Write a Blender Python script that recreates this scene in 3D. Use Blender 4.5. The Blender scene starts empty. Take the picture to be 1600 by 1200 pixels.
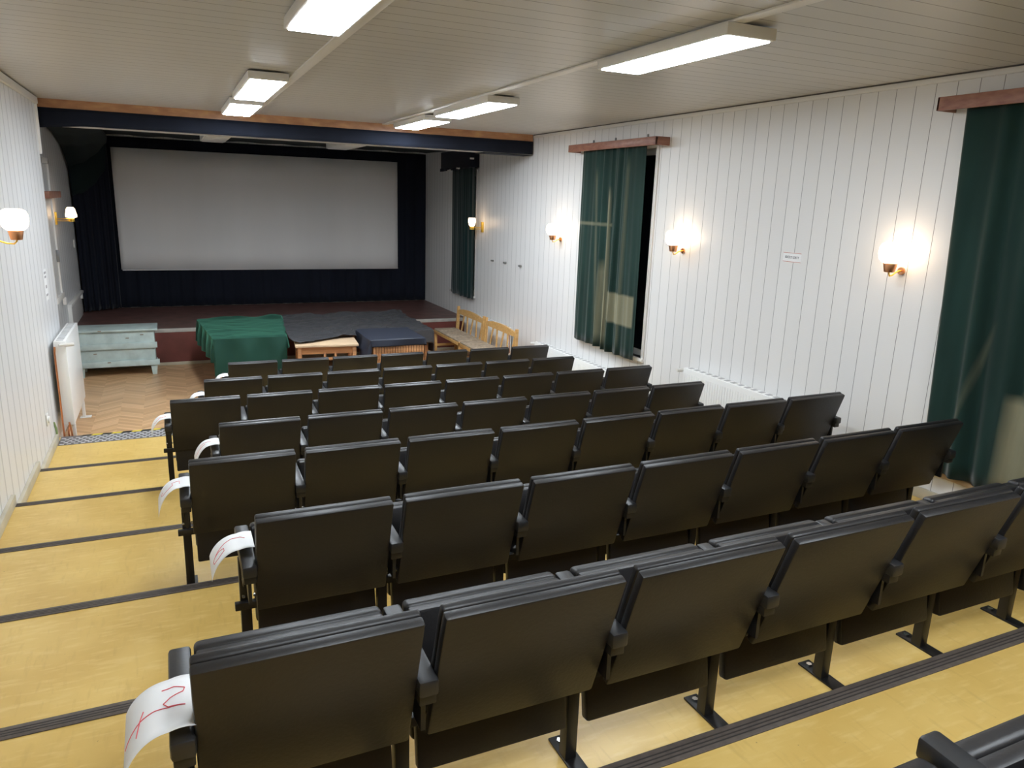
import bpy, bmesh, math, random
from mathutils import noise as mnoise
from math import sin, cos, pi, radians
from mathutils import Vector, Matrix
random.seed(7)
C = bpy.context.scene.collection

# ------------------------------------------------------------------ camera
CAM = Vector((1.1219, -7.9437, 2.5))
def cam_axes(yaw, pitch, roll):
    f = Vector((-sin(yaw)*cos(pitch), cos(yaw)*cos(pitch), sin(pitch)))
    r = f.cross(Vector((0, 0, 1))).normalized(); u = r.cross(f)
    return f, r*cos(roll)+u*sin(roll), u*cos(roll)-r*sin(roll)
F_, R_, U_ = cam_axes(-0.4365, -0.2442, 0.0337)
cd = bpy.data.cameras.new('camera'); cam = bpy.data.objects.new('camera', cd); C.objects.link(cam)
cd.sensor_width = 36; cd.lens = 1150.8*36/1600; cd.clip_start = 0.02; cd.clip_end = 60
m = Matrix.Identity(4)
for i in range(3):
    m[i][0] = R_[i]; m[i][1] = U_[i]; m[i][2] = -F_[i]; m[i][3] = CAM[i]
cam.matrix_world = m
bpy.context.scene.camera = cam

# ------------------------------------------------------------------ world and exposure
sc = bpy.context.scene
w = bpy.data.worlds.new('world'); sc.world = w; w.use_nodes = True
w.node_tree.nodes['Background'].inputs[0].default_value = (0.01, 0.012, 0.02, 1)
w.node_tree.nodes['Background'].inputs[1].default_value = 0.2
sc.view_settings.view_transform = 'Standard'; sc.view_settings.look = 'None'
sc.view_settings.gamma = 1; sc.view_settings.use_curve_mapping = False
sc.view_settings.exposure = 0.12
PANEL_POWER = 35.0      # ceiling fittings
GLOBE_POWER = 9.5      # wall lamps

# ------------------------------------------------------------------ room measures
W = 5.651; H = 3.354; YB = 1.322; YREC = 1.15; XREC = -0.2; YF = 3.685; ZST = 0.533; YBACK = 5.98; YREAR = -10.6
YS = [None, 0.0, -1.129, -2.178, -3.277, -4.362, -5.455, -6.532, -7.63, -8.73]   # far edge of every step
ZS = [0.0, 0.103, 0.2115, 0.3285, 0.4815, 0.629, 0.8054, 1.0116, 1.222, 1.44]    # height of every step

# ------------------------------------------------------------------ material helpers
class MT:
    def __init__(s, name, color=(.8, .8, .8), rough=.5, metal=0.0, spec=.5):
        s.m = bpy.data.materials.new(name); s.m.use_nodes = True; s.t = s.m.node_tree
        s.b = s.t.nodes['Principled BSDF']
        s.b.inputs['Base Color'].default_value = (*color, 1); s.b.inputs['Roughness'].default_value = rough
        s.b.inputs['Metallic'].default_value = metal; s.b.inputs['Specular IOR Level'].default_value = spec
        s.geo = None
    def n(s, typ, **k):
        o = s.t.nodes.new(typ)
        for a, b in k.items(): setattr(o, a, b)
        return o
    def l(s, a, b): s.t.links.new(a, b)
    def pos(s):
        if not s.geo: s.geo = s.n('ShaderNodeNewGeometry')
        sp = s.n('ShaderNodeSeparateXYZ'); s.l(s.geo.outputs['Position'], sp.inputs[0]); return sp
    def obj(s):
        tc = s.n('ShaderNodeTexCoord'); return tc.outputs['Object']
    def math(s, op, a, b=None, clamp=False):
        o = s.n('ShaderNodeMath', operation=op); o.use_clamp = clamp
        for i, v in enumerate((a, b)):
            if v is None: continue
            if isinstance(v, (int, float)): o.inputs[i].default_value = v
            else: s.l(v, o.inputs[i])
        return o.outputs[0]
    def noise(s, scale, vec=None, detail=3, stretch=None):
        o = s.n('ShaderNodeTexNoise'); o.inputs['Scale'].default_value = scale; o.inputs['Detail'].default_value = detail
        if vec is None:
            if not s.geo: s.geo = s.n('ShaderNodeNewGeometry')
            vec = s.geo.outputs['Position']
        if stretch:
            mp = s.n('ShaderNodeMapping'); mp.inputs['Scale'].default_value = stretch; s.l(vec, mp.inputs[0]); vec = mp.outputs[0]
        s.l(vec, o.inputs[0]); return o.outputs[0]
    def ramp(s, fac, stops):
        r = s.n('ShaderNodeValToRGB'); e = r.color_ramp.elements
        while len(e) < len(stops): e.new(0.5)
        for x, (p, c) in zip(e, stops): x.position = p; x.color = (*c, 1)
        s.l(fac, r.inputs[0]); return r.outputs[0]
    def mix(s, fac, a, b, mode='MIX'):
        o = s.n('ShaderNodeMix', data_type='RGBA', blend_type=mode)
        if isinstance(fac, (int, float)): o.inputs[0].default_value = fac
        else: s.l(fac, o.inputs[0])
        for i, v in ((6, a), (7, b)):
            if isinstance(v, tuple): o.inputs[i].default_value = (*v, 1)
            else: s.l(v, o.inputs[i])
        return o.outputs[2]
    def color(s, c): s.l(c, s.b.inputs['Base Color'])
    def bump(s, h, strength=.3, dist=.01):
        b = s.n('ShaderNodeBump'); b.inputs['Strength'].default_value = strength; b.inputs['Distance'].default_value = dist
        s.l(h, b.inputs['Height']); s.l(b.outputs[0], s.b.inputs['Normal'])
def simple(name, color, rough=.5, metal=0.0, spec=.5, noise=None, bump=None):
    M = MT(name, color, rough, metal, spec)
    if noise:
        sc_, amt = noise
        f = M.noise(sc_, M.obj()); d = tuple(c*(1-amt) for c in color); u = tuple(min(1, c*(1+amt)) for c in color)
        M.color(M.ramp(f, [(.3, d), (.7, u)]))
    if bump: M.bump(M.noise(bump[0], M.obj()), bump[1], .004)
    return M.m

def boards(name, axis, pitch, phase, base, groove, rough, gw=.03, ridge_axis=None):
    """pvc cladding boards: dark joint every pitch along the axis"""
    M = MT(name, base, rough)
    sp = M.pos(); a = sp.outputs[axis]
    u = M.math('DIVIDE', M.math('SUBTRACT', a, phase), pitch)
    fr = M.math('FRACT', M.math('ADD', u, 100.0))
    idx = M.math('FLOOR', M.math('ADD', u, 100.0))
    g = M.math('ABSOLUTE', M.math('SUBTRACT', fr, 0.5))              # .5 at the joint
    line = M.math('GREATER_THAN', g, 0.5-gw/2)
    wn = M.n('ShaderNodeTexWhiteNoise', noise_dimensions='1D'); M.l(idx, wn.inputs['W'])
    tint = M.ramp(wn.outputs[0], [(0, tuple(c*.97 for c in base)), (1, base)])
    M.color(M.mix(line, tint, groove))
    r = sp.outputs[ridge_axis if ridge_axis is not None else axis]
    fine = M.math('SINE', M.math('MULTIPLY', r, 2*pi/0.013))
    nz = M.noise(60)
    h = M.math('ADD', M.math('MULTIPLY', fine, .06), M.math('MULTIPLY', line, -1.0))
    h = M.math('ADD', h, M.math('MULTIPLY', nz, .15))
    M.bump(h, .35, .003)
    return M.m
M_wallR = boards('white cladding right', 1, .1458, -3.764, (.80, .79, .775), (.24, .235, .225), .38, .03, 2)
M_wallL = boards('white cladding left', 1, .205, -3.72, (.76, .76, .76), (.54, .54, .54), .38, .14, 2)
M_wallStage = boards('white cladding stage', 1, .1458, -3.764, (.76, .75, .73), (.34, .33, .32), .38, .05, 2)
M_wallX = boards('white cladding rear', 0, .1458, 0, (.80, .785, .755), (.3, .29, .27), .38, .028, 2)
M_ceil = boards('white ceiling boards', 1, .1425, -5.304, (.60, .59, .575), (.20, .185, .17), .40, .045, 1)

# yellow linoleum with faint worn streaks
M = MT('yellow linoleum', (.66, .45, .13), .34)
c1 = M.ramp(M.noise(3.0, None, 5), [(.32, (.60, .385, .10)), (.68, (.72, .495, .155))])
st = M.noise(9.0, None, 4, (1, 5, 1)); st2 = M.noise(9.0, None, 4, (5, 1, 1))
c2 = M.mix(M.ramp(st, [(.52, (0, 0, 0)), (.72, (.5, .5, .5))]), c1, (.78, .58, .23))
c3 = M.mix(M.ramp(st2, [(.56, (0, 0, 0)), (.75, (.4, .4, .4))]), c2, (.52, .33, .09))
spk = M.noise(55, None, 1)
M.color(M.mix(M.ramp(spk, [(.80, (0, 0, 0)), (.84, (.6, .6, .6))]), c3, (.22, .13, .05)))
M.bump(M.noise(6), .12, .01); M_lino = M.m
# herringbone parquet
M = MT('oak parquet', (.42, .24, .11), .33)
sp = M.pos()
tri = M.math('PINGPONG', sp.outputs[0], .24)
v = M.math('ADD', sp.outputs[1], M.math('MULTIPLY', tri, .75))
vv = M.math('DIVIDE', v, .062); fr = M.math('FRACT', M.math('ADD', vv, 50.0)); idx = M.math('FLOOR', M.math('ADD', vv, 50.0))
ci = M.math('FLOOR', M.math('ADD', M.math('DIVIDE', sp.outputs[0], .24), 50.0))
wn = M.n('ShaderNodeTexWhiteNoise', noise_dimensions='2D'); cb = M.n('ShaderNodeCombineXYZ'); M.l(idx, cb.inputs[0]); M.l(ci, cb.inputs[1]); M.l(cb.outputs[0], wn.inputs['Vector'])
base = M.ramp(wn.outputs[0], [(0, (.52, .30, .145)), (.5, (.62, .38, .19)), (1, (.72, .46, .25))])
edge = M.math('GREATER_THAN', M.math('ABSOLUTE', M.math('SUBTRACT', fr, .5)), .45)
M.color(M.mix(M.math('MULTIPLY', edge, .45), base, (.26, .14, .06)))
M.bump(M.noise(25), .1, .003); M_parq = M.m

M_stagefl = simple('dark red stage paint', (.13, .062, .052), .42, noise=(6, .35))
M_stagefr = simple('oxblood stage front paint', (.15, .042, .034), .45, noise=(4, .2))
M_trimG = simple('grey stage edging', (.42, .40, .36), .5, noise=(8, .15))
M_white = simple('white trim', (.78, .76, .72), .4)
M_base = simple('beige skirting', (.52, .47, .36), .45, noise=(5, .12))
M_enamel = simple('white radiator enamel', (.84, .84, .82), .28)
M_slot = simple('radiator grille shade', (.42, .42, .42), .5)
M_wood = MT('orange varnished pine', (.5, .24, .1), .35)
f = M_wood.noise(3, M_wood.obj(), 5, (1, 14, 14)); M_wood.color(M_wood.ramp(f, [(.3, (.36, .155, .065)), (.7, (.58, .29, .125))])); M_wood = M_wood.m
M_fascia = MT('pine fascia board', (.45, .22, .1), .35)
f = M_fascia.noise(1.6, None, 4, (3, 1, 8)); M_fascia.color(M_fascia.ramp(f, [(.3, (.34, .15, .07)), (.55, (.46, .23, .11)), (.75, (.60, .36, .15))])); M_fascia = M_fascia.m
M_pelmet = MT('reddish pelmet board', (.3, .13, .09), .42)
f = M_pelmet.noise(4, None, 4, (1, 3, 10)); M_pelmet.color(M_pelmet.ramp(f, [(.3, (.24, .095, .065)), (.7, (.36, .17, .11))])); M_pelmet = M_pelmet.m
M_bench = MT('honey beech wood', (.62, .36, .12), .32)
f = M_bench.noise(5, M_bench.obj(), 4, (1, 6, 6)); M_bench.color(M_bench.ramp(f, [(.3, (.56, .30, .09)), (.7, (.72, .44, .17))])); M_bench = M_bench.m
M_cush = simple('grey beige ribbed upholstery', (.36, .28, .20), .85, noise=(30, .3))
M_chest = simple('pale aqua paint', (.46, .56, .54), .5, noise=(7, .14), bump=(30, .2))
M_steel = simple('checker plate steel', (.80, .80, .82), .45, .3)
M_chrome = simple('bright bolt steel', (.7, .7, .7), .2, 1.0)
M_copper = simple('copper pipe', (.62, .26, .13), .3, 1.0)
M_coppercup = simple('brushed copper', (.75, .36, .18), .28, 1.0)
M_gold = simple('gold lacquered brass', (.95, .62, .10), .3, .85)
M_strip = simple('brown grey stair nosing', (.095, .075, .062), .55, noise=(40, .2))
M_stripd = simple('nosing groove', (.03, .025, .022), .6)
M_yellow = simple('yellow tape', (.75, .6, .05), .4)
M_black = simple('black tape', (.02, .02, .02), .4)
# seats
M = MT('black vinyl', (.0115, .0102, .0105), .44, 0, .55)
M.bump(M.math('ADD', M.noise(90, M.obj(), 2), M.math('MULTIPLY', M.noise(9, M.obj(), 3), 1.3)), .16, .004); M_vinyl = M.m
M_metal = simple('black painted steel', (.010, .0092, .009), .42)
M_armpad = MT('black armrest pad', (.013, .013, .014), .42, 0, .6); M_armpad.bump(M_armpad.noise(120, M_armpad.obj(), 2), .1, .002); M_armpad = M_armpad.m
M_paper = simple('white paper', (.86, .86, .86), .7)
M_red = simple('red marker', (.75, .10, .12), .6)
M_ink = simple('black ink', (.06, .05, .06), .6)
M_salmon = simple('salmon red line', (.55, .16, .10), .6)
# cloth
def velvet(name, dark, light, scale=5, rough=.8, sheen=.3):
    M = MT(name, dark, rough, 0, .2)
    f = M.noise(scale, None, 4, (1, 1, .25)); M.color(M.ramp(f, [(.35, dark), (.75, light)]))
    M.b.inputs['Sheen Weight'].default_value = sheen; M.b.inputs['Sheen Roughness'].default_value = .4
    M.bump(M.noise(180), .1, .002); return M
M_navy = velvet('navy black stage cloth', (.006, .0075, .014), (.009, .012, .022), 3, .85, .12).m
M_dkgreen = velvet('blackish green stage cloth', (.006, .013, .014), (.010, .019, .019), 4, .9, .03).m
M_greencloth = velvet('green table cloth', (.010, .042, .029), (.013, .055, .038), 3, .7, .35); M_greencloth.b.inputs['Sheen Tint'].default_value = (.25, .9, .6, 1); M_greencloth = M_greencloth.m
M_tarp = MT('dark grey plastic sheet', (.045, .045, .048), .42)
M_tarp.bump(M_tarp.noise(14, None, 4), .5, .03); M_tarp = M_tarp.m
M_navycloth = simple('dark navy table cloth', (.016, .02, .034), .6, bump=(20, .3))
def curtain_mat(name, patches, streaks):
    """green velvet; patches and streaks are sun bleached areas: ((y0,y1,z0,z1), strength)"""
    M = velvet(name, (.007, .024, .019), (.012, .038, .031), 6, .8, .25)
    sp = M.pos(); y, z = sp.outputs[1], sp.outputs[2]
    src = M.b.inputs['Base Color'].links[0].from_socket
    nz = M.noise(7, None, 3, (1, 1, .2))
    tot = None
    def soft(v, a, b, s):
        p = M.math('MULTIPLY', M.math('SUBTRACT', v, a), 1/s, True)
        q = M.math('MULTIPLY', M.math('SUBTRACT', b, v), 1/s, True)
        return M.math('MULTIPLY', p, q)
    for (y0, y1, z0, z1), k, s in patches:
        q = M.math('MULTIPLY', M.math('MULTIPLY', soft(y, y0, y1, s), soft(z, z0, z1, s)), k)
        tot = q if tot is None else M.math('MAXIMUM', tot, q)
    for (ya, za, yb, zb, wd), k in streaks:
        ln = M.math('ADD', M.math('MULTIPLY', M.math('SUBTRACT', z, za), (yb-ya)/(zb-za)), ya)
        d = M.math('ABSOLUTE', M.math('SUBTRACT', y, ln))
        q = M.math('SUBTRACT', 1.0, M.math('DIVIDE', d, wd), True)
        q = M.math('MULTIPLY', M.math('MULTIPLY', q, soft(z, min(za, zb), max(za, zb), .15)), k)
        tot = q if tot is None else M.math('MAXIMUM', tot, q)
    tot = M.math('MULTIPLY', tot, M.math('ADD', M.math('MULTIPLY', nz, .8), .55), True)
    M.color(M.mix(tot, src, (.27, .25, .16)))
    return M.m
M_cur1 = curtain_mat('green velvet bleached', [((-.88, -.10, 2.245, 2.30), .45, .02), ((-1.42, -.84, 1.20, 1.56), .75, .03)],
                     [((-.80, 2.7, -.83, .9, .055), 1.2), ((-.50, 2.9, -.62, .9, .03), .3), ((-.72, 1.9, -.70, .9, .06), .6), ((-1.15, 3.0, -1.15, .9, .035), .25)])
M_cur2 = curtain_mat('green velvet with bleached corner', [((-5.62, -5.335, .86, 1.50), .9, .07)], [((-5.95, 2.6, -5.42, 1.2, .12), .7), ((-5.2, 1.9, -5.0, .9, .03), .2)])
M_cur3 = velvet('dark green velvet', (.006, .020, .020), (.010, .030, .029), 6, .8, .25).m
# screen
M = MT('matte projection screen', (.66, .63, .60), .85, 0, .2)
M.color(M.ramp(M.noise(1.2, None, 3, (1, 1, .1)), [(.3, (.78, .765, .75)), (.7, (.85, .835, .82))])); M_screen = M.m
# light emitters
def emitter(name, col, power):
    M = MT(name, (.9, .9, .9), .4); M.b.inputs['Emission Color'].default_value = (*col, 1); M.b.inputs['Emission Strength'].default_value = power
    return M.m
M_panel = emitter('lit diffuser', (.84, .92, 1.0), PANEL_POWER)
M_panel2 = emitter('brighter lit diffuser', (.84, .92, 1.0), PANEL_POWER*2.0)
M_globe = emitter('lit opal globe', (1, .76, .52), GLOBE_POWER)
M_tulip = emitter('lit tulip shade', (1, .70, .42), GLOBE_POWER*.7)
M_nightglass = simple('dark night window glass', (.01, .012, .016), .08)
M_opal = simple('unlit opal diffuser', (.72, .71, .68), .4)

# ------------------------------------------------------------------ geometry helpers
def rot_x(a): return Matrix.Rotation(a, 3, 'X')
class MB:
    """collects shapes into ONE mesh"""
    def __init__(s): s.bm = bmesh.new()
    def box(s, x0, y0, z0, x1, y1, z1, bev=0, seg=2, mat=None):
        r = bmesh.ops.create_cube(s.bm, size=1)['verts']
        c = Vector(((x0+x1)/2, (y0+y1)/2, (z0+z1)/2)); d = (abs(x1-x0), abs(y1-y0), abs(z1-z0))
        for v in r: v.co = Vector((v.co.x*d[0], v.co.y*d[1], v.co.z*d[2]))
        if bev:
            es = list({e for v in r for e in v.link_edges})
            g = bmesh.ops.bevel(s.bm, geom=es, offset=min(bev, min(d)*.49), segments=seg, profile=.5, affect='EDGES')
            r = [v for v in g['verts']]
        for v in r: v.co = (mat @ v.co if mat else v.co) + c
        return s
    def hexa(s, pts):
        v = [s.bm.verts.new(p) for p in pts]
        for f in ((0, 3, 2, 1), (4, 5, 6, 7), (0, 1, 5, 4), (1, 2, 6, 5), (2, 3, 7, 6), (3, 0, 4, 7)): s.bm.faces.new([v[i] for i in f])
        return s
    def bar(s, a, b, w, d, side=Vector((1, 0, 0))):
        a, b = Vector(a), Vector(b); t = (b-a).normalized(); u = side - t*side.dot(t); u.normalize(); n = t.cross(u)
        p = [a+u*(sx*w/2)+n*(sy*d/2) for sx, sy in ((-1, -1), (1, -1), (1, 1), (-1, 1))]
        q = [x+(b-a) for x in p]
        return s.hexa(p+q)
    def tube(s, pts, r, seg=8, caps=True):
        pts = [Vector(p) for p in pts]; rings = []
        rr = r if isinstance(r, (list, tuple)) else [r]*len(pts)
        up = None
        for i, p in enumerate(pts):
            t = (pts[min(i+1, len(pts)-1)]-pts[max(i-1, 0)]).normalized()
            if up is None:
                up = t.orthogonal().normalized()
            u = (up - t*up.dot(t)).normalized(); n = t.cross(u); up = u
            rings.append([s.bm.verts.new(p+(u*cos(2*pi*k/seg)+n*sin(2*pi*k/seg))*rr[i]) for k in range(seg)])
        for a, b in zip(rings, rings[1:]):
            for k in range(seg): s.bm.faces.new((a[k], a[(k+1) % seg], b[(k+1) % seg], b[k]))
        if caps: s.bm.faces.new(rings[0][::-1]); s.bm.faces.new(rings[-1])
        return s
    def lathe(s, prof, c=(0, 0, 0), seg=24):
        return s.tube([Vector(c)+Vector((0, 0, z)) for r, z in prof], [max(r, .0008) for r, z in prof], seg)
    def grid(s, fn, nu, nv):
        vs = [[s.bm.verts.new(fn(i/nu, j/nv)) for i in range(nu+1)] for j in range(nv+1)]
        for j in range(nv):
            for i in range(nu): s.bm.faces.new((vs[j][i], vs[j][i+1], vs[j+1][i+1], vs[j+1][i]))
        return s
    def build(s, name, mat, parent=None, smooth=True, thick=0, loc=None, angle=40):
        bmesh.ops.recalc_face_normals(s.bm, faces=s.bm.faces)
        me = bpy.data.meshes.new(name); s.bm.to_mesh(me); s.bm.free(); me.materials.append(mat)
        if smooth:
            for f in me.polygons: f.use_smooth = True
            try: me.set_sharp_from_angle(angle=radians(angle))
            except Exception: pass
        o = bpy.data.objects.new(name, me); C.objects.link(o)
        if parent: o.parent = parent
        if loc: o.location = loc
        if thick:
            md = o.modifiers.new('thickness', 'SOLIDIFY'); md.thickness = thick; md.offset = 0
        return o
def tag(o, label, cat, group=None):
    o['label'] = label; o['category'] = cat
    if group: o['group'] = group
    return o
def empty(name, loc, label, cat, group=None):
    o = bpy.data.objects.new(name, None); C.objects.link(o); o.location = loc; o.empty_display_size = .1
    return tag(o, label, cat, group)
def struct(o): o['kind'] = 'structure'; return o

# ------------------------------------------------------------------ the setting
# window openings in the right wall: y0, y1, z0, z1
WIN = [(-1.50, -.20, .90, 3.06), (-6.35, -4.86, .86, 3.08), (3.36, 4.45, .95, 2.92)]
def wall_with_holes(name, x0, x1, y0, y1, z0, z1, holes, mat):
    b = MB(); ys = sorted({y0, y1, *[h[0] for h in holes], *[h[1] for h in holes]})
    for a, c in zip(ys, ys[1:]):
        hh = [h for h in holes if h[0] <= a and h[1] >= c]
        if not hh: b.box(x0, a, z0, x1, c, z1)
        else:
            h = hh[0]; b.box(x0, a, z0, x1, c, h[2]); b.box(x0, a, h[3], x1, c, z1)
    return struct(b.build(name, mat, smooth=False))
wall_with_holes('wall_right', W, W+.16, YREAR, 3.55, -.05, H, [WIN[0], WIN[1], (3.36, 3.55, .95, 2.92)], M_wallR)
wall_with_holes('wall_right_stage', W, W+.16, 3.55, YBACK+.1, -.05, H, [(3.55, 4.45, .95, 2.92)], M_wallStage)
struct(MB().box(-.32, YREAR, -.05, 0, YREC, H).build('wall_left', M_wallL, smooth=False))
struct(MB().box(-.32, YREC, -.05, XREC, YBACK+.1, H).build('wall_left_stage', M_wallL, smooth=False))
struct(MB().box(-.32, YBACK, -.05, W+.16, YBACK+.12, H).build('wall_front', M_wallX, smooth=False))
struct(MB().box(-.32, YREAR-.12, -.05, W+.16, YREAR, H).build('wall_back', M_wallX, smooth=False))
struct(MB().box(-.32, YREAR-.12, H, W+.16, YBACK+.12, H+.1).build('ceiling', M_ceil, smooth=False))
struct(MB().box(-.32, 0, -.1, W+.16, YBACK, 0).build('floor', M_parq, smooth=False))
for k in range(1, 10):
    y1 = YS[k]; y0 = YS[k+1] if k < 9 else YREAR
    struct(MB().box(-.02, y0, -.1, W+.02, y1, ZS[k], 0).build('floor_step_%d' % k, M_lino, smooth=False))
# stage
struct(MB().box(XREC, YF, 0, W, YBACK, ZST).build('floor_stage', M_stagefl, smooth=False))
struct(MB().box(XREC, YF-.012, .045, W, YF, ZST-.05).build('trim_1', M_stagefr, smooth=False))
struct(MB().box(XREC, YF-.018, ZST-.05, W, YF+.03, ZST+.004, .004).build('trim_2', M_trimG))
struct(MB().box(XREC, YF-.03, 0, W, YF-.012, .045, .004).build('trim_3', M_base))
# beam in front of the stage
struct(MB().box(.0, YB, 3.268, W-.02, YB+.03, H).build('trim_4', M_fascia, smooth=False))
struct(MB().box(XREC, YB+.03, 3.10, W, YB+.24, H).build('trim_5', simple('beam paint', (.62, .60, .56), .5), smooth=False))
# cornices, corner strips, skirtings
struct(MB().box(0, YREAR, H-.075, .035, YREC, H-.012, .008).build('trim_6', M_white))
struct(MB().box(0, YREAR, H-.012, .012, YREC, H, 0).build('trim_7', simple('dark gap', (.08, .07, .06), .7)))
struct(MB().box(-.022, YREC, 2.80, .022, YREC+.03, H-.012, .006).build('trim_8', M_white))
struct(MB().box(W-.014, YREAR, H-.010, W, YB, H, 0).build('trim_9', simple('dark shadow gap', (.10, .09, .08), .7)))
struct(MB().box(W-.02, YREAR, H-.045, W, YB, H-.010, .006).build('trim_10', M_white))
for n, (xa, xb) in enumerate(((2.04, 2.11), (3.585, 3.655))):
    struct(MB().box(xa, YREAR, H-.012, xb, YB, H, .003).build('trim_%d' % (11+n), M_white))
bl, br = MB(), MB()
for k in range(1, 10):
    y1 = YS[k]-(.0 if k == 1 else 0); y0 = YS[k+1] if k < 9 else YREAR
    bl.box(0, y0, ZS[k], .028, y1-.0, ZS[k]+.075, .004); br.box(W-.02, y0, ZS[k], W, y1, ZS[k]+.075, .004)
struct(bl.build('baseboard_left', M_base)); struct(br.build('baseboard_right', M_base))
struct(MB().box(W-.02, 0, 0, W, YF-.03, .07, .004).build('baseboard_right_front', M_base))
struct(MB().box(XREC, YREC+.03, 0, XREC+.02, YF-.03, .07, .004).build('baseboard_left_front', M_base))
struct(MB().box(XREC, YREC, 0, 0, YREC+.02, .07, .004).build('trim_13', M_base))

# windows behind the curtains
def window(n, y0, y1, z0, z1, sill=True):
    fr = MB(); x = W+.07
    for a, b, c, d in ((y0, y0+.06, z0, z1), (y1-.06, y1, z0, z1), (y0, y1, z0, z0+.06), (y0, y1, z1-.06, z1), ((y0+y1)/2-.04, (y0+y1)/2+.04, z0, z1)):
        fr.box(x, a, c, x+.05, b, d, .004)
    o = struct(fr.build('window_%d' % n, M_white))
    MB().box(x+.02, y0+.05, z0+.05, x+.028, y1-.05, z1-.05).build('window_pane', M_nightglass, o, smooth=False)
    cs = MB()
    for a, b, c, d in ((y0-.045, y0, z0-.04, z1+.04), (y1, y1+.045, z0-.04, z1+.04), (y0, y1, z1, z1+.045)):
        cs.box(W-.014, a, c, W+.0, b, d, .003)
    cs.build('window_casing', M_white, o)
    if sill: MB().box(W-.035, y0-.05, z0-.035, W+.07, y1+.05, z0, .005).build('window_sill', simple('tan sill', (.50, .36, .22), .5) if n == 2 else M_white, o)
for n, a in enumerate(WIN): window(n+1, *a)

# tall white casings on the recessed left wall
b = MB().box(XREC, 2.55, 1.10, XREC+.03, 2.62, 2.80, .004).box(XREC, 3.12, 1.10, XREC+.03, 3.20, 2.80, .004).box(XREC, 2.55, 2.75, XREC+.03, 3.20, 2.82, .004).box(XREC, 2.55, 1.08, XREC+.04, 3.22, 1.15, .004)
o = struct(b.build('window_4', M_white))
MB().box(XREC, 2.6, 1.13, XREC+.012, 3.13, 2.77).build('window_shutter', M_wallStage, o, smooth=False)
MB().box(XREC+.012, 3.06, 1.55, XREC+.045, 3.10, 1.70, .004).build('window_latch', simple('grey metal latch', (.3, .3, .3), .4, .8), o)
MB().box(XREC+.02, 3.13, .99, XREC+.06, 3.19, 1.085, .008).build('window_bracket', M_white, o)
tag(MB().box(XREC, 2.35, 2.345, XREC+.10, 3.45, 2.425, .006).build('pelmet_board', M_pelmet), 'short brown wooden curtain board on left wall above lit gold lamp', 'curtain board')

struct(MB().box(-.02, -.05, -.1, 1.50, .115, ZS[1], 0).build('floor_step_10', M_lino, smooth=False))
# stair nosing strips
SN = {1: None, 2: 'second', 3: 'third', 4: 'fourth', 5: 'fifth', 6: 'sixth', 7: 'seventh', 8: 'eighth', 9: 'ninth'}
NOSE = {2: 'just above the chequered metal plate', 3: 'beside the feet of the third seat row', 4: 'beside the fourth seat row',
        5: 'beside the fifth seat row', 6: 'behind the aisle seat marked 6', 7: 'running behind the seat row marked 7, across lower right', 8: ''}
for k in range(2, 8):
    y, z = YS[k], ZS[k]
    t = MB().box(.001 if k > 3 else .001, y-.058, z, W-.021, y+.006, z+.004, .0015).box(.001, y, z-.03, W-.021, y+.006, z+.002)
    o = tag(t.build('stair_nosing', M_strip), 'brown ribbed nosing strip %s, step %s from the parquet' % ({2: 'just above the chequered metal plate', 3: 'at the third seat row', 4: 'at the fourth seat row', 5: 'at the fifth seat row', 6: 'at the seat row marked 6', 7: 'at lower right behind row 7'}[k], SN[k]), 'nosing strip', 'brown stair nosing strips')
    g = MB()
    for q in (.012, .025, .038): g.box(.001, y-q-.004, z+.0035, W-.021, y-q, z+.0048)
    g.build('groove', M_stripd, o, smooth=False)
# chequered plate with hazard tape on the lowest step
t = MB().box(.03, -.16, ZS[1], 1.50, .119, ZS[1]+.004, .001).box(.03, .115, ZS[1]-.05, 1.50, .119, ZS[1]+.002)
lz = MB()
for i in range(24):
    for j in range(5):
        cx = .06+i*.059+(j % 2)*.0295; cy = -.138+j*.046
        a = radians(32 if (i+j) % 2 else -32); d = Vector((cos(a), sin(a)*.6, 0))*.021
        lz.bar(Vector((cx, cy, ZS[1]+.005))-d, Vector((cx, cy, ZS[1]+.005))+d, .013, .003, Vector((0, 0, 1)).cross(d))
o = tag(t.build('metal_step_plate', simple('dull plate metal', (.20, .19, .19), .5, .3)), 'shiny chequered metal plate on the edge of the lowest aisle step', 'step plate')
lz.build('raised_chequers', M_steel, o)
ty, tb = MB(), MB()
for i in range(14):
    x = .2+i*.088; p = (ty if i % 2 else tb)
    p.hexa([(x,   .078, ZS[1]+.0042), (x+.088,   .078, ZS[1]+.0042), (x+.106, .119, ZS[1]+.0042), (x+.018, .119, ZS[1]+.0042),
            (x,   .078, ZS[1]+.0056), (x+.088,   .078, ZS[1]+.0056), (x+.106, .119, ZS[1]+.0056), (x+.018, .119, ZS[1]+.0056)])
ty.build('yellow_tape', M_yellow, o, smooth=False)['label'] = 'yellow stripes of the hazard tape'
tb.build('black_tape', M_black, o, smooth=False)['label'] = 'black stripes of the hazard tape'

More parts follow.
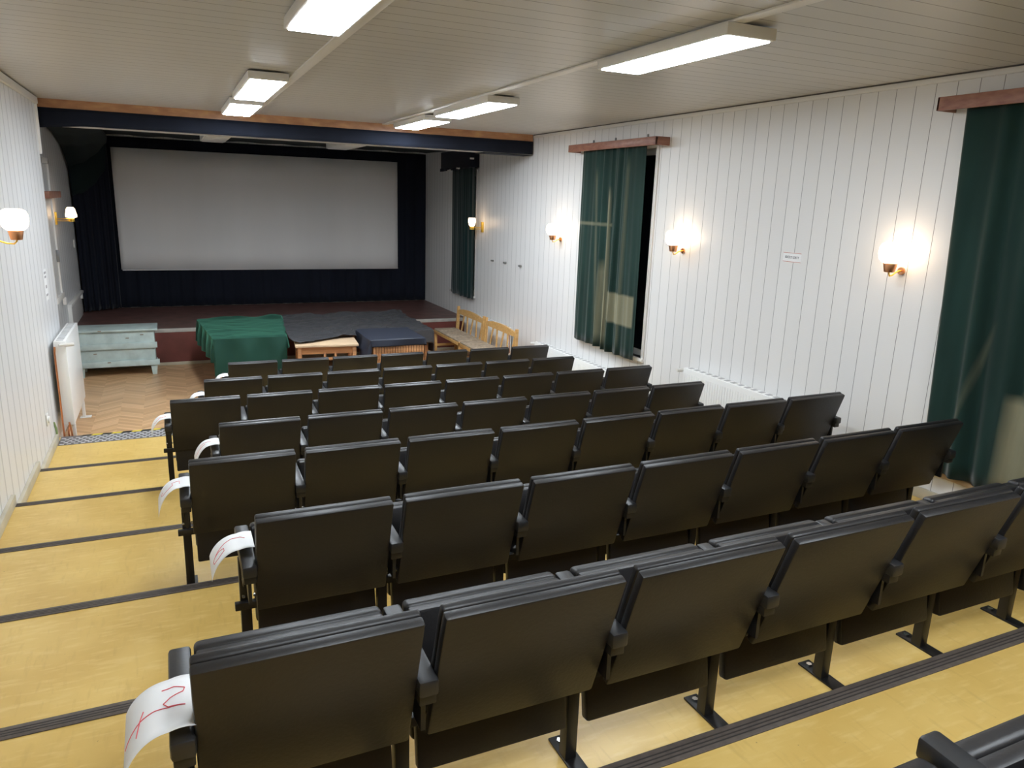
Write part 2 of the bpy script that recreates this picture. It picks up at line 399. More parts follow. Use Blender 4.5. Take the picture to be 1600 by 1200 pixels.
# ------------------------------------------------------------------ ceiling fittings
def panel_light(x0, x1, y0, y1, label, lit=True, mat=None, z=H-.012, depth=.062, grp='lit ceiling light boxes'):
    r = empty('ceiling_light', ((x0+x1)/2, (y0+y1)/2, z), label, 'ceiling light', grp)
    c = Vector(((x0+x1)/2, (y0+y1)/2, z))
    def loc(b): 
        for v in b.bm.verts: v.co -= c
        return b
    loc(MB().box(x0-.018, y0-.022, z-depth+.006, x1+.018, y1+.022, z, .006)).build('housing', M_white if lit else M_opal, r)
    loc(MB().box(x0, y0, z-depth, x1, y1, z-depth+.012, .004)).build('diffuser', (mat or M_panel) if lit else M_opal, r)
panel_light(1.735, 1.985, -5.05, -3.87, 'bright ceiling light box at top centre, cut by the top edge of the picture')
panel_light(1.74, 1.99, -2.0, -.68, 'bright ceiling light box, middle one of the left line')
panel_light(1.745, 2.01, -.24, .86, 'small bright ceiling light box at stage end of the left line', mat=M_panel2)
panel_light(3.575, 3.84, -4.94, -3.81, 'long bright ceiling light box nearest on the right side line')
panel_light(3.63, 3.89, -1.92, -.56, 'bright ceiling light box, middle one of the right line')
panel_light(3.66, 3.93, -.13, 1.0, 'small bright ceiling light box at stage end of the right line', mat=M_panel2)
panel_light(1.705, 1.965, -8.1, -6.9, 'bright ceiling light box above the camera on the left line')
panel_light(3.56, 3.86, -8.1, -6.9, 'bright ceiling light box above the back seats on the right line')
panel_light(1.60, 1.86, 1.62, 2.75, 'left unlit white light box hanging above the stage screen', False, z=3.29, depth=.19, grp= 'unlit light boxes over the stage')
panel_light(3.20, 3.46, 1.62, 2.75, 'right unlit white light box hanging above the stage screen', False, z=3.29, depth=.19, grp= 'unlit light boxes over the stage')

# ------------------------------------------------------------------ wall lamps
def globe_lamp(x_wall, sgn, y, z, reach, label, s=1.0):
    r = empty('wall_lamp', (x_wall, y, z), label, 'wall lamp', 'opal globe wall lamps'); X = sgn*reach
    MB().lathe([(.03*s, -.075), (.052*s, -.068), (.074*s, -.045), (.082*s, -.01), (.080*s, .03), (.068*s, .055), (.045*s, .066)], (X, 0, 0)).build('globe', M_globe, r)
    MB().lathe([(.028*s, -.132), (.034*s, -.130), (.045*s, -.076), (.043*s, -.070), (.010, -.070)], (X, 0, 0)).build('cup', M_coppercup, r)
    MB().tube([(X, 0, -.12), (X, 0, -.14), (X*.93, 0, -.157), (X*.75, 0, -.155), (X*.5, 0, -.135), (X*.25, 0, -.125), (sgn*.012, 0, -.125)], .0055).build('arm', M_gold, r)
    MB().tube([(sgn*.001, 0, -.125), (sgn*.014, 0, -.125)], .026, 16).build('wall_plate', M_coppercup, r)
globe_lamp(W, -1, .44, 2.165, .125, 'lit globe wall lamp left of the nearer green window curtain')
globe_lamp(W, -1, -2.06, 2.205, .125, 'lit globe wall lamp on white wall right of the middle green curtain')
globe_lamp(W, -1, -4.455, 2.245, .125, 'lit globe wall lamp beside the big curtain at right edge')
globe_lamp(0, 1, -2.14, 2.275, .22, 'lit globe wall lamp on the left wall at picture edge')
def tulip_lamp(x_wall, sgn, y, z, label):
    r = empty('wall_lamp', (x_wall, y, z), label, 'wall lamp', 'gold arm stage wall lamps'); X = sgn*.19
    MB().lathe([(.034, 0), (.066, .012), (.068, .035), (.052, .11), (.040, .132), (.03, .136)] if sgn > 0 else [(.030, 0), (.046, .02), (.060, .075), (.054, .125), (.045, .13)], (X, 0, -.03)).build('shade', M_tulip, r)
    MB().lathe([(.020, -.05), (.034, -.048), (.036, -.01), (.02, 0)], (X, 0, -.03)).build('cup', M_gold, r)
    a = MB(); a.tube([(sgn*.02, 0, -.045), (X, 0, -.045)], .005); a.tube([(sgn*.02, 0, -.07), (X, 0, -.07)], .005); a.build('arm', M_gold, r)
    MB().box(0 if sgn > 0 else -.03, -.03, -.12, .03 if sgn > 0 else 0, .03, .04, .006).build('wall_plate', M_gold, r)
tulip_lamp(XREC, 1, 3.42, 2.12, 'lit lamp on gold arm at the left side of the stage')
tulip_lamp(W, -1, 3.04, 2.115, 'lit lamp on gold arm at the right side of the stage')

# ------------------------------------------------------------------ screen, stage cloths
r = empty('projection_screen', (2.73, YBACK-.11, 1.16), 'large white projection screen hanging on the stage', 'screen')
MB().grid(lambda u, v: Vector((-2.345+4.69*u, .004*sin(u*40), 1.955*v+(.022 if v == 0 else 0)*(1-u))), 60, 6).build('screen_cloth', M_screen, r, thick=.004)
MB().tube([(-2.33, .012, .01), (2.35, .012, .01)], .009).build('bottom_rod', M_screen, r)
def hang(name, mat, x0, x1, y, z0, z1, amp, waves, label, cat='curtain', grp=None, ycurve=None, zfn=None, nu=None, thick=.006):
    def fn(u, v):
        yy = y+(ycurve(u) if ycurve else 0)+amp*(.35+.65*(1-v))*(sin(u*waves*2*pi)+.4*sin(u*waves*4.7*pi+1))
        zz0 = zfn(u) if zfn else z0
        return Vector((x0+(x1-x0)*u, yy, zz0+(z1-zz0)*v))
    return tag(MB().grid(fn, nu or int(waves*14), 16).build(name, mat, thick=thick), label, cat, grp)
hang('stage_backdrop', M_navy, XREC+.01, W-.005, YBACK-.045, ZST+.012, 3.285, .012, 26, 'dark navy cloth backdrop behind and around the projection screen')
hang('stage_curtain', M_navy, XREC+.03, .33, 5.50, ZST+.02, 3.20, .022, 5, 'black curtain bunched at the left side of the stage', ycurve=lambda u: .36*u, zfn=lambda u: ZST+.01+.02*abs(sin(u*25)))
# cloth lining the stage ceiling
tag(MB().grid(lambda u, v: Vector((XREC+.02+(W-XREC-.04)*u, YB+.25+(YBACK-.1-YB-.25)*v, 3.31-.02*sin(pi*v)+.006*sin(u*60))), 90, 10).build('ceiling_cloth', M_dkgreen, thick=.006), 'dark green cloth lining the ceiling over the stage', 'cloth')
# cloth over the beam
b = MB()
def beamcloth(u, v):
    z = 3.268-.165*v - (.035*max(0, 1-u*14) if v > .5 else 0)
    return Vector((.005+(W-.02)*u, YB-.004+.004*sin(u*70), z))
b.grid(beamcloth, 120, 4)
tag(b.build('beam_cloth', M_navy, thick=.005), 'black cloth strip stretched along the beam under brown wooden board', 'cloth')
b = MB()
b.grid(lambda u, v: Vector((4.93+(W-4.935)*u, YB+.02+.3*v, 3.092)), 10, 4)
tag(b.build('beam_wrap', M_navy, thick=.004), 'black cloth wrapped under the right end of the beam', 'cloth')
# swag falling from the beam to the left side curtain
P0 = [(XREC+.16, YB+.28, 3.12), (XREC+.03, 2.9, 3.22), (XREC+.02, 3.9, 3.17), (XREC+.02, 4.7, 3.06), (XREC+.03, 5.32, 2.78), (XREC+.03, 5.46, 2.35)]
P1 = [(.42, YB+.27, 3.13), (.40, 2.9, 3.24), (.42, 3.9, 3.23), (.42, 4.7, 3.20), (.36, 5.5, 3.16), (.30, 5.55, 2.75)]
def swag(u, v):
    t = v*5; i = min(int(t), 4); f = t-i
    a = Vector(P0[i]).lerp(Vector(P0[i+1]), f); c = Vector(P1[i]).lerp(Vector(P1[i+1]), f)
    p = a.lerp(c, u); p.z -= .07*sin(pi*u)*(.3+v) - .008*sin(u*18+v*5); return p
tag(MB().grid(swag, 24, 40).build('draped_cloth', M_dkgreen, thick=.005), 'dark cloth sagging from the beam to the left stage curtain', 'cloth')

# ------------------------------------------------------------------ window curtains on the right wall
def curtain_panel(name, mat, ya, yb, z0, z1, parent=None, waves=5, amp=.028, x=W-.085, spread=0, zf=None, ph=0, da=0, db=0):
    def fn(u, v):
        y = ya+(yb-ya)*u + (da*(1-u)+db*u)*(1-v)
        xx = x - amp*(.4+.6*(1-v))*(sin(u*waves*2*pi+ph+1.3*sin(u*4.1+ph))+.45*sin(u*waves*3.7*pi+2+ph+.8*sin(v*3+u*6)))*(.6+.4*sin(u*5.3+ph*2))
        zz = (zf(u) if zf else z0); return Vector((xx, y, zz+(z1-zz)*v))
    return MB().grid(fn, waves*16, 20).build(name, mat, parent, thick=.005)
def pelmet(y0, y1, z0, z1, label, hooks=()):
    o = tag(MB().box(W-.165, y0, z0, W-.147, y1, z1, .003).box(W-.165, y0, z0, W, y0+.016, z1, .003).box(W-.165, y1-.016, z0, W, y1, z1, .003).build('curtain_pelmet', M_pelmet), label, 'curtain board')
    for y in hooks:
        MB().box(W-.06, y-.012, z1-.02, W-.015, y+.012, z1+.012, .004).box(W-.018, y-.008, z1-.01, W, y+.008, z1+.05, .004).build('bracket', simple('grey plastic hook', (.25, .26, .27), .5), o)
pelmet(-1.70, .06, 3.07, 3.15, 'brown wooden curtain board above the two-part green curtain', (-.72, -1.33, -.25))
tag(curtain_panel('window_curtain', M_cur1, -.845, -.16, .885, 3.10, waves=4, db=.02, ph=.5), 'green velvet curtain, left half with faint pale line, middle of right wall', 'curtain', 'green curtains')
tag(curtain_panel('window_curtain', M_cur1, -1.45, -.83, .875, 3.10, waves=4, ph=1.7, x=W-.095, da=-.02), 'green velvet curtain, right half with bleached square patch, middle of right wall', 'curtain', 'green curtains')
pelmet(-6.6, -4.64, 3.12, 3.20, 'reddish wooden curtain board at the top right picture edge')
tag(curtain_panel('window_curtain', M_cur2, -5.50, -4.79, .875, 3.15, waves=3, amp=.03, da=-.04, db=-.11, ph=2.6, x=W-.09), 'big dark green velvet curtain with bleached corner at right picture edge', 'curtain', 'green curtains')
tag(curtain_panel('window_curtain', M_cur3, -6.40, -5.62, .875, 3.15, waves=3, amp=.03, ph=.2, x=W-.09), 'dark green velvet curtain past the right picture edge', 'curtain', 'green curtains')
tag(curtain_panel('window_curtain', M_cur3, 3.24, 4.28, .90, 3.0, waves=6, amp=.02, x=W-.07, zf=lambda u: .905+.01*sin(u*20)), 'narrow blackish green curtain on the wall beside the stage', 'curtain', 'green curtains')
b = MB().box(W-.15, 3.24, 2.985, W-.002, 4.66, 3.26, .01)
def fl(u, v): return Vector((W-.155+.006*sin(u*30), 3.24+1.42*u, 2.99-.05*v*(.5+.5*u)))
b.grid(fl, 30, 2)
o = tag(b.build('pelmet_cloth', M_navy), 'black cloth box over the narrow curtain beside the stage', 'cloth')
for yy, zz in ((3.72, 2.975), (3.80, 2.98), (4.15, 2.955), (4.22, 2.95)):
    MB().box(W-.175, yy-.03, zz-.012, W-.158, yy+.03, zz+.012, .004).build('clip', M_white, o)
MB().box(W-.165, 3.225, 3.10, W-.10, 3.245, 3.125, .003).build('clip', M_white, o)

# ------------------------------------------------------------------ radiators
def radiator(name_label, x0, x1, y0, y1, z0, z1, face, valve_y, grooves=True, pipes=False):
    r = empty('radiator', ((x0+x1)/2, (y0+y1)/2, z0), name_label, 'radiator', 'white panel radiators')
    c = Vector(((x0+x1)/2, (y0+y1)/2, z0))
    def L(b):
        for v in b.bm.verts: v.co -= c
        return b
    b = MB().box(x0, y0, z0, x1, y1, z1, .008)
    xf = x0 if face < 0 else x1
    L(b).build('body', M_enamel, r)
    if grooves:
        g = MB(); n = int((y1-y0)/.034)
        for i in range(n):
            y = y0+.03+i*(y1-y0-.06)/(n-1); g.box(xf-.0035, y-.006, z0+.04, xf+.0035, y+.006, z1-.05, .002)
        L(g).build('front_ribs', M_enamel, r)
    g = MB(); n = int((y1-y0)/.085)
    for i in range(n):
        y = y0+.05+i*(y1-y0-.1)/(n-1)
        g.box(x0+.022, y-.028, z1-.001, x1-.022, y+.016, z1+.0022)
    L(g).build('top_grille', M_slot, r, smooth=False)
    vy = valve_y; s = -1 if vy > (y0+y1)/2 else 1
    xm = (x0+x1)/2
    L(MB().tube([(xm, vy, z1-.035), (xm, vy-s*.03, z1-.035)], .012, 10)).build('valve', M_chrome, r)
    e = Vector((xf-.05 if face < 0 else xf+.075, vy-s*.035, z1-.03))
    L(MB().tube([(xm, vy-s*.035, z1-.035), (xm+(e.x-xm)*.3, vy-s*.035, z1-.033), (xm+(e.x-xm)*.4, vy-s*.035, z1-.033), tuple(e)], [.012, .014, .020, .017], 14)).build('thermostat_knob', M_white, r)
    if pipes:
        yy = vy-s*.03
        L(MB().tube([(x0+.012, yy, z1-.05), (x0+.006, yy, z1-.12), (x0+.006, yy, z0-.1), (x0+.01, yy, 0.002)], .0085)).build('copper_pipe', M_copper, r)
        L(MB().tube([(xm, y0+.03, z0+.03), (xm+.01, yy, z0+.02), (xm+.02, yy, z0-.06), (xm+.025, yy, 0.002)], .0085)).build('copper_pipe', M_copper, r)
        L(MB().tube([(xm+.005, y0+.03, z0+.0), (xm-.005, yy, z0-.05), (xm-.008, yy, 0.002)], .0085)).build('copper_pipe', M_copper, r)
        for y in (y0+.09, y1-.12):
            L(MB().box(x1-.035, y-.018, .004, x1-.005, y+.018, z0+.02, .003).box(x1-.06, y-.045, 0, x1+.05, y+.045, .006, .002)).build('foot', M_white, r)
    else:
        for y in (y0+.15, y1-.15):
            L(MB().box(x1-.01, y-.02, z0+.1, W, y+.02, z1-.1, .003)).build('wall_bracket', M_white, r)
    return r
radiator('tall white radiator on feet at the left wall with copper pipes', .045, .15, .19, 1.30, .20, 1.045, 1, .19, grooves=False, pipes=True)
radiator('white ribbed radiator on right wall behind the fifth seat row', W-.125, W-.03, -3.85, -2.38, .50, 1.00, -1, -2.38)
radiator('white radiator on right wall under the middle green curtain', W-.125, W-.03, -1.0, .82, .17, .66, -1, .82)
radiator('white radiator on right wall behind the wooden benches', W-.125, W-.03, 1.78, 3.48, .14, .69, -1, 1.78)
tag(MB().tube([(W-.16, 1.86, .70), (W-.13, 1.76, .72), (W-.10, 1.70, .66), (W-.09, 1.70, .3), (W-.09, 1.70, .0)], .007).build('copper_pipe', M_copper), 'copper pipe looping down at the near end of bench radiator', 'pipe')

# ------------------------------------------------------------------ small wall things
def sign_text(body, size, parent, loc, rot, mat, sx=1.0):
    cu = bpy.data.curves.new('lettering', 'FONT'); cu.body = body; cu.size = size; cu.align_x = 'CENTER'; cu.align_y = 'CENTER'; cu.extrude = .0006
    o = bpy.data.objects.new('tmp', cu); C.objects.link(o)
    bpy.context.view_layer.update()
    me = bpy.data.meshes.new_from_object(o.evaluated_get(bpy.context.evaluated_depsgraph_get())); bpy.data.objects.remove(o)
    me.materials.clear(); me.materials.append(mat)
    t = bpy.data.objects.new('lettering', me); C.objects.link(t); t.parent = parent; t.location = loc; t.rotation_euler = rot; t.scale = (sx, 1, 1)
    return t
s = tag(MB().box(-.001, -.095, -.038, .0, .095, .038).build('wall_sign', M_paper, smooth=False, loc=(W-.0008, -3.455, 2.13)), 'small white paper sign with red lines on the right wall', 'sign')
MB().box(-.0022, -.095, .033, -.001, .095, .0365).box(-.0022, -.095, -.0365, -.001, .095, -.033).build('red_line', M_salmon, s, smooth=False)
sign_text('BEKÖLTS SZEKTY', .026, s, (-.0012, 0, 0), (pi/2, 0, -pi/2), M_ink, .72)
s = tag(MB().box(0, -.08, -.15, .001, .08, .15).build('wall_notice', M_paper, smooth=False, loc=(.0003, .53, 1.55)), 'white paper notice with printed lines on the left wall', 'notice')
for z, wd, sz in ((.115, .06, .02), (.075, .05, .02), (-.02, .035, .03), (-.10, .06, .02)):
    MB().box(.001, -wd, z-sz/2, .0016, wd, z+sz/2).build('printed_line', simple('grey print', (.35, .34, .34), .6), s, smooth=False)
for y, z, q in ((2.60, 1.59, 'nearest the stage'), (2.13, 1.60, 'middle'), (1.60, 1.60, 'nearest the globe lamp')):
    tag(MB().box(W-.035, y-.028, z-.012, W, y+.028, z+.012, .005).build('wall_hook', simple('grey hook metal', (.22, .22, .21), .4, .6)), {'middle': 'middle one of three small grey hooks on the right wall'}.get(q, 'small grey hook on the right wall, %s of the three' % q), 'hook', 'grey wall hooks')
s = tag(MB().box(0, -.045, -.055, .012, .045, .055, .008).build('wall_socket', M_white, loc=(0, -.38, .43)), 'white round socket low on the left wall beside the radiator', 'socket')
MB().tube([(.010, 0, 0), (.026, 0, 0)], .032, 20).build('socket_face', M_enamel, s)
tag(MB().box(XREC, 5.18, 1.58, XREC+.02, 5.26, 1.70, .005).build('light_switch', M_white), 'small white switch on left wall beside the black stage curtain', 'switch')
o = tag(MB().box(XREC, 3.72, ZST, XREC+.02, 5.35, .88, .003).build('wall_panel', simple('pale panel', (.66, .64, .61), .5)), 'low white framed panel on the left wall of the stage', 'panel')
MB().box(XREC, 3.70, .88, XREC+.055, 5.35, .915, .004).box(XREC, 3.70, ZST, XREC+.05, 3.735, .88, .004).build('ledge', M_white, o)
tag(MB().box(XREC+.0, 5.20, .80, XREC+.05, 5.27, .87, .006).build('panel_box', M_white), 'tiny white box at the end of the low stage panel', 'socket')
tag(MB().tube([(.0, -.02, .30), (.012, -.012, .24), (.016, -.01, .17), (.012, .0, .12), (.0, .01, .105)], .010).build('green_cable', simple('green yellow cable sleeve', (.22, .30, .12), .5)), 'green cable sleeve in the corner where left wall meets steps', 'cable')

# ------------------------------------------------------------------ pale chest in front of the stage
r = empty('wooden_chest', (.43, 3.35, 0), 'pale blue painted wooden chest in front of the stage', 'chest')
def lc(b, c=Vector((.43, 3.35, 0))):
    for v in b.bm.verts: v.co -= c
    return b
x0, x1, ya, yb = -.10, .86, 3.14, 3.58
lc(MB().box(x0, ya, .14, x1-.01, yb, .62, .004)).build('body', M_chest, r)
lc(MB().box(x0-.02, ya-.035, .615, x1+.035, yb+.02, .642, .006)).build('lid', M_chest, r)
lc(MB().box(x0-.01, ya-.028, .375, x1+.02, ya, .455, .005)).build('rail', M_chest, r)
lc(MB().box(x0-.01, ya-.032, .135, x1+.035, ya, .215, .005)).build('rail', M_chest, r)
for x in (x0+.04, x1-.04):
    for y in (ya+.02, yb-.04): lc(MB().hexa([(x-.025, y-.03, 0), (x+.03, y-.03, 0), (x+.03, y+.03, 0), (x-.025, y+.03, 0), (x-.04, y-.03, .145), (x+.045, y-.03, .145), (x+.045, y+.03, .145), (x-.04, y+.03, .145)])).build('leg', M_chest, r)
k = MB()
for x, z in ((.20, .63), (.52, .52), (.12, .32), (.70, .56), (.28, .20)): k.box(x-.02, ya-.037 if z > .6 or z < .215 else ya-.002, z-.006, x+.02, ya-.03 if z > .6 or z < .215 else ya+.001, z+.006)
lc(k).build('worn_spots', simple('bare wood spots', (.22, .17, .12), .7), r)

# ------------------------------------------------------------------ tables and cloths in front of the stage
def table(x0, x1, y0, y1, z, label, rot=0, apron=.09, frames=False, top=.028):
    c = Vector(((x0+x1)/2, (y0+y1)/2, 0)); r = empty('table', c, label, 'table', 'wooden tables before the stage'); r.rotation_euler.z = rot
    hx, hy = (x1-x0)/2, (y1-y0)/2
    MB().box(-hx, -hy, z-top, hx, hy, z, .004).build('tabletop', simple('beige tabletop', (.58, .42, .27), .4, noise=(5, .1)), r)
    MB().box(-hx+.05, -hy+.04, z-top-apron, hx-.05, -hy+.06, z-top).box(-hx+.05, hy-.06, z-top-apron, hx-.05, hy-.04, z-top).box(-hx+.04, -hy+.05, z-top-apron, -hx+.06, hy-.05, z-top).box(hx-.06, -hy+.05, z-top-apron, hx-.04, hy-.05, z-top).build('apron', M_wood, r)
    for sx in (-1, 1):
        for sy in (-1, 1):
            x, y = sx*(hx-.05), sy*(hy-.05); MB().box(x-.024, y-.024, 0, x+.024, y+.024, z-top, .004).build('leg', M_wood, r)
    return r
table(1.56, 2.36, 1.60, 3.05, .735, 'wooden table hidden under the green cloth', apron=.11)
tb_ = table(2.46, 3.22, 1.08, 1.68, .70, 'wooden table with bare beige edge between green and navy cloths', rot=-.10)
for xx in (-.33, -.03, .10): MB().box(xx-.014, -.262, .0, xx+.014, -.238, .60, .003).build('front_post', M_wood, tb_)
MB().box(-.33, -.26, .50, .33, -.242, .535, .003).build('front_rail', M_wood, tb_)
table(2.50, 4.36, 1.74, 3.34, .70, 'long wooden table under grey sheet along the stage front')
# slatted counter
cx0, cx1, cy0, cy1, cz = 3.33, 3.99, .88, 1.66, .765
r = empty('slatted_counter', ((cx0+cx1)/2, (cy0+cy1)/2, 0), 'small counter with orange slatted wood front under navy cloth', 'counter')
cc = Vector(((cx0+cx1)/2, (cy0+cy1)/2, 0))
lc(MB().box(cx0, cy0+.015, 0, cx1, cy1, cz, .003), cc).build('body', M_wood, r)
b = MB()
for i in range(19):
    x = cx0+.004+i*(cx1-cx0)/19; b.box(x, cy0, .02, x+(cx1-cx0)/19-.007, cy0+.018, cz-.005, .003)
lc(b, cc).build('slats', M_wood, r)
def drape(name, mat, x0, x1, y0, y1, z, over, label, xf=None, crumple=0, folds=14, yfront=None, out=.05, bumps=(), n=70, zcap=None, seed=0, amp=.02):
    """cloth lying on the rectangle and hanging over: over = (left, right, front, back) drop lengths"""
    oL, oR, oF, oB = over
    X0, X1, Y0, Y1 = x0-oL, x1+oR, y0-oF, y1+oB
    def fn(u, v):
        x, y = X0+(X1-X0)*u, Y0+(Y1-Y0)*v
        yf = yfront(x) if yfront else y0
        if yfront: y = (yf-oF)+(Y1-(yf-oF))*v
        cx, cy = min(max(x, x0), x1), min(max(y, yf), y1)
        dx, dy = x-cx, y-cy; d = math.hypot(dx, dy)*.25+max(abs(dx), abs(dy))*.75
        zz = z
        if d > 1e-6:
            n_ = Vector((dx, dy, 0)).normalized(); s = cx*3+cy*3+math.atan2(dy, dx)
            o = .012+out*min(d, .3)+amp*min(d/.15, 1)*sin(folds*(cx+cy)+2.5*math.atan2(dy, dx)+seed)
            p = Vector((cx, cy, 0))+n_*o; zz = z-d
            return Vector((p.x, p.y, max(zz, .01)))
        for bx, by, br, bh in bumps:
            q = math.hypot(x-bx, y-by)/br
            if q < 1: zz += bh*(cos(pi*q)*.5+.5)
        if crumple: zz += crumple*(abs(mnoise.noise(Vector((x*2.2, y*4.5, seed))))+.5*abs(mnoise.noise(Vector((x*6, y*9, seed+3)))))
        zz += .0022*sin(x*7+y*4+seed+1.5*sin(y*3))+.0012*sin(x*13-y*6+2*sin(x*4))
        return Vector((x, y, zz))
    g = (lambda u, v: xf(fn(u, v))) if xf else fn
    return tag(MB().grid(g, n, n).build(name, mat, thick=.003), label, 'cloth', 'cloths covering the tables')
def skew(p):
    k = p.y-1.56; t = (p.x-1.56)/.8
    return Vector((p.x + k*(-.075+.17*t), p.y, p.z))
drape('table_cloth', M_greencloth, 1.54, 2.385, 1.56, 3.10, .748, (.30, .16, .46, .12), 'green cloth draped over the left table before the stage', bumps=((2.3, 3.05, .22, .04), (1.9, 3.2, .25, .035), (1.75, 3.1, .15, .02)), folds=16, amp=.022, xf=skew, crumple=.018)
drape('table_sheet', M_tarp, 2.42, 4.38, 2.38, 3.36, .718, (.0, .34, .0, .05), 'wrinkled dark grey plastic sheet over the long table', bumps=((2.9, 3.1, .3, .035), (3.5, 3.2, .35, .04), (4.2, 3.2, .3, .03), (3.2, 2.7, .25, .02)), xf=lambda p: Vector((p.x, 1.70-(1.72-p.y)*.1, p.z-(1.72-p.y)*1.6)) if p.x > 3.27 and p.y < 1.72 else p, yfront=lambda x: 1.20+max(0, x-2.5)*.42+.02*sin(x*9) if x < 3.3 else 1.60, amp=.012, seed=2, crumple=.05, n=130)
drape('table_cloth', M_navycloth, cx0-.005, cx1+.005, cy0, cy1, cz+.012, (.24, .10, .09, .05), 'dark navy cloth over the slatted counter', folds=9, amp=.02, seed=4, xf=lambda p: Vector((p.x-max(0, cx0-p.x)*1.2, p.y, p.z)))

# ------------------------------------------------------------------ benches
def bench(y0, y1, label):
    xa, xb = 4.93, 5.30; c = Vector(((xa+xb)/2, (y0+y1)/2, 0)); r = empty('wooden_bench', c, label, 'bench', 'honey wood benches')
    L = lambda b: lc(b, c)
    for y in (y0+.03, y1-.03):
        L(MB().box(xa+.01, y-.02, 0, xa+.05, y+.02, .42, .006)).build('leg', M_bench, r)
        L(MB().hexa([(xb-.02, y-.02, 0), (xb+.03, y-.02, 0), (xb+.03, y+.02, 0), (xb-.02, y+.02, 0), (xb+.03, y-.02, .80), (xb+.065, y-.02, .80), (xb+.065, y+.02, .80), (xb+.03, y+.02, .80)])).build('leg', M_bench, r)
        L(MB().box(xa+.05, y-.012, .16, xb-.01, y+.012, .20, .004)).build('side_rail', M_bench, r)
    L(MB().box(xa, y0, .375, xa+.03, y1, .425, .005).box(xb-.02, y0, .375, xb+.01, y1, .425, .005).box(xa, y0, .38, xb, y0+.03, .42, .005).box(xa, y1-.03, .38, xb, y1, .42, .005)).build('seat_frame', M_bench, r)
    n = 4
    for i in range(n):
        ya = y0+.012+i*(y1-y0-.02)/n; L(MB().box(xa+.005, ya+.006, .42, xb-.005, ya+(y1-y0-.02)/n-.006, .452, .012, 3)).build('seat_pad', M_cush, r)
    def rail(u, v):
        zt = .80 if True else 0
        return None
    b = MB(); m_ = 14
    for i in range(m_):
        u0, u1 = i/m_, (i+1)/m_; za, zb = .735+.055*sin(pi*u0)**.7, .735+.055*sin(pi*u1)**.7
        ya, yb_ = y0+.02+(y1-y0-.04)*u0, y0+.02+(y1-y0-.04)*u1
        b.hexa([(xb+.028, ya, .69), (xb+.052, ya, .69), (xb+.052, yb_, .69), (xb+.028, yb_, .69), (xb+.034, ya, za), (xb+.058, ya, za), (xb+.058, yb_, zb), (xb+.034, yb_, zb)])
    bmesh.ops.remove_doubles(b.bm, verts=b.bm.verts, dist=.0005)
    L(b).build('top_rail', M_bench, r)
    for i in range(6):
        y = y0+.10+i*(y1-y0-.2)/5; t = .05 if i % 2 else -.05
        L(MB().bar((xb+.012, y-t/2, .43), (xb+.042, y+t/2, .70), .034, .012, Vector((0, 1, 0)))).build('back_slat', M_bench, r)
bench(2.15, 3.30, 'honey coloured wooden bench with slatted back, nearer the stage')
bench(.98, 2.12, 'honey coloured wooden bench with slatted back, nearer the seat rows')

# ------------------------------------------------------------------ cinema seats
PITCH, SW = .54, .492
TH = math.atan2(.15, .46)            # lean of the backrest
def slab(x0, x1, top, bot, t0, t1, bev, seg=3, puff=0, taper=0):
    """rounded slab between a top edge and a bottom edge (y,z), thickness from t0 to t1 along the forward normal"""
    top, bot = Vector((0, *top)), Vector((0, *bot)); d = bot-top; L = d.length; d.normalize(); n = Vector((0, -d.z, d.y))
    b = MB(); b.box(x0, t0, -L, x1, t1, 0, bev, seg)
    bm = b.bm
    if puff:
        bmesh.ops.subdivide_edges(bm, edges=[e for e in bm.edges if e.calc_length() > .1], cuts=5, use_grid_fill=True)
    cx = (x0+x1)/2
    for v in bm.verts:
        x, t, h = v.co
        if puff and t > (t0+t1)/2:
            t += puff*max(0, cos(pi*(x-cx)/(x1-x0)))*max(0, sin(pi*(-h/L)))
        if taper and -h/L > .8: 
            k = (-h/L-.8)/.2; x = cx+(x-cx)*(1-taper*k)
        v.co = Vector((x, top.y, top.z)) + n*t + d*(-h)
    return b
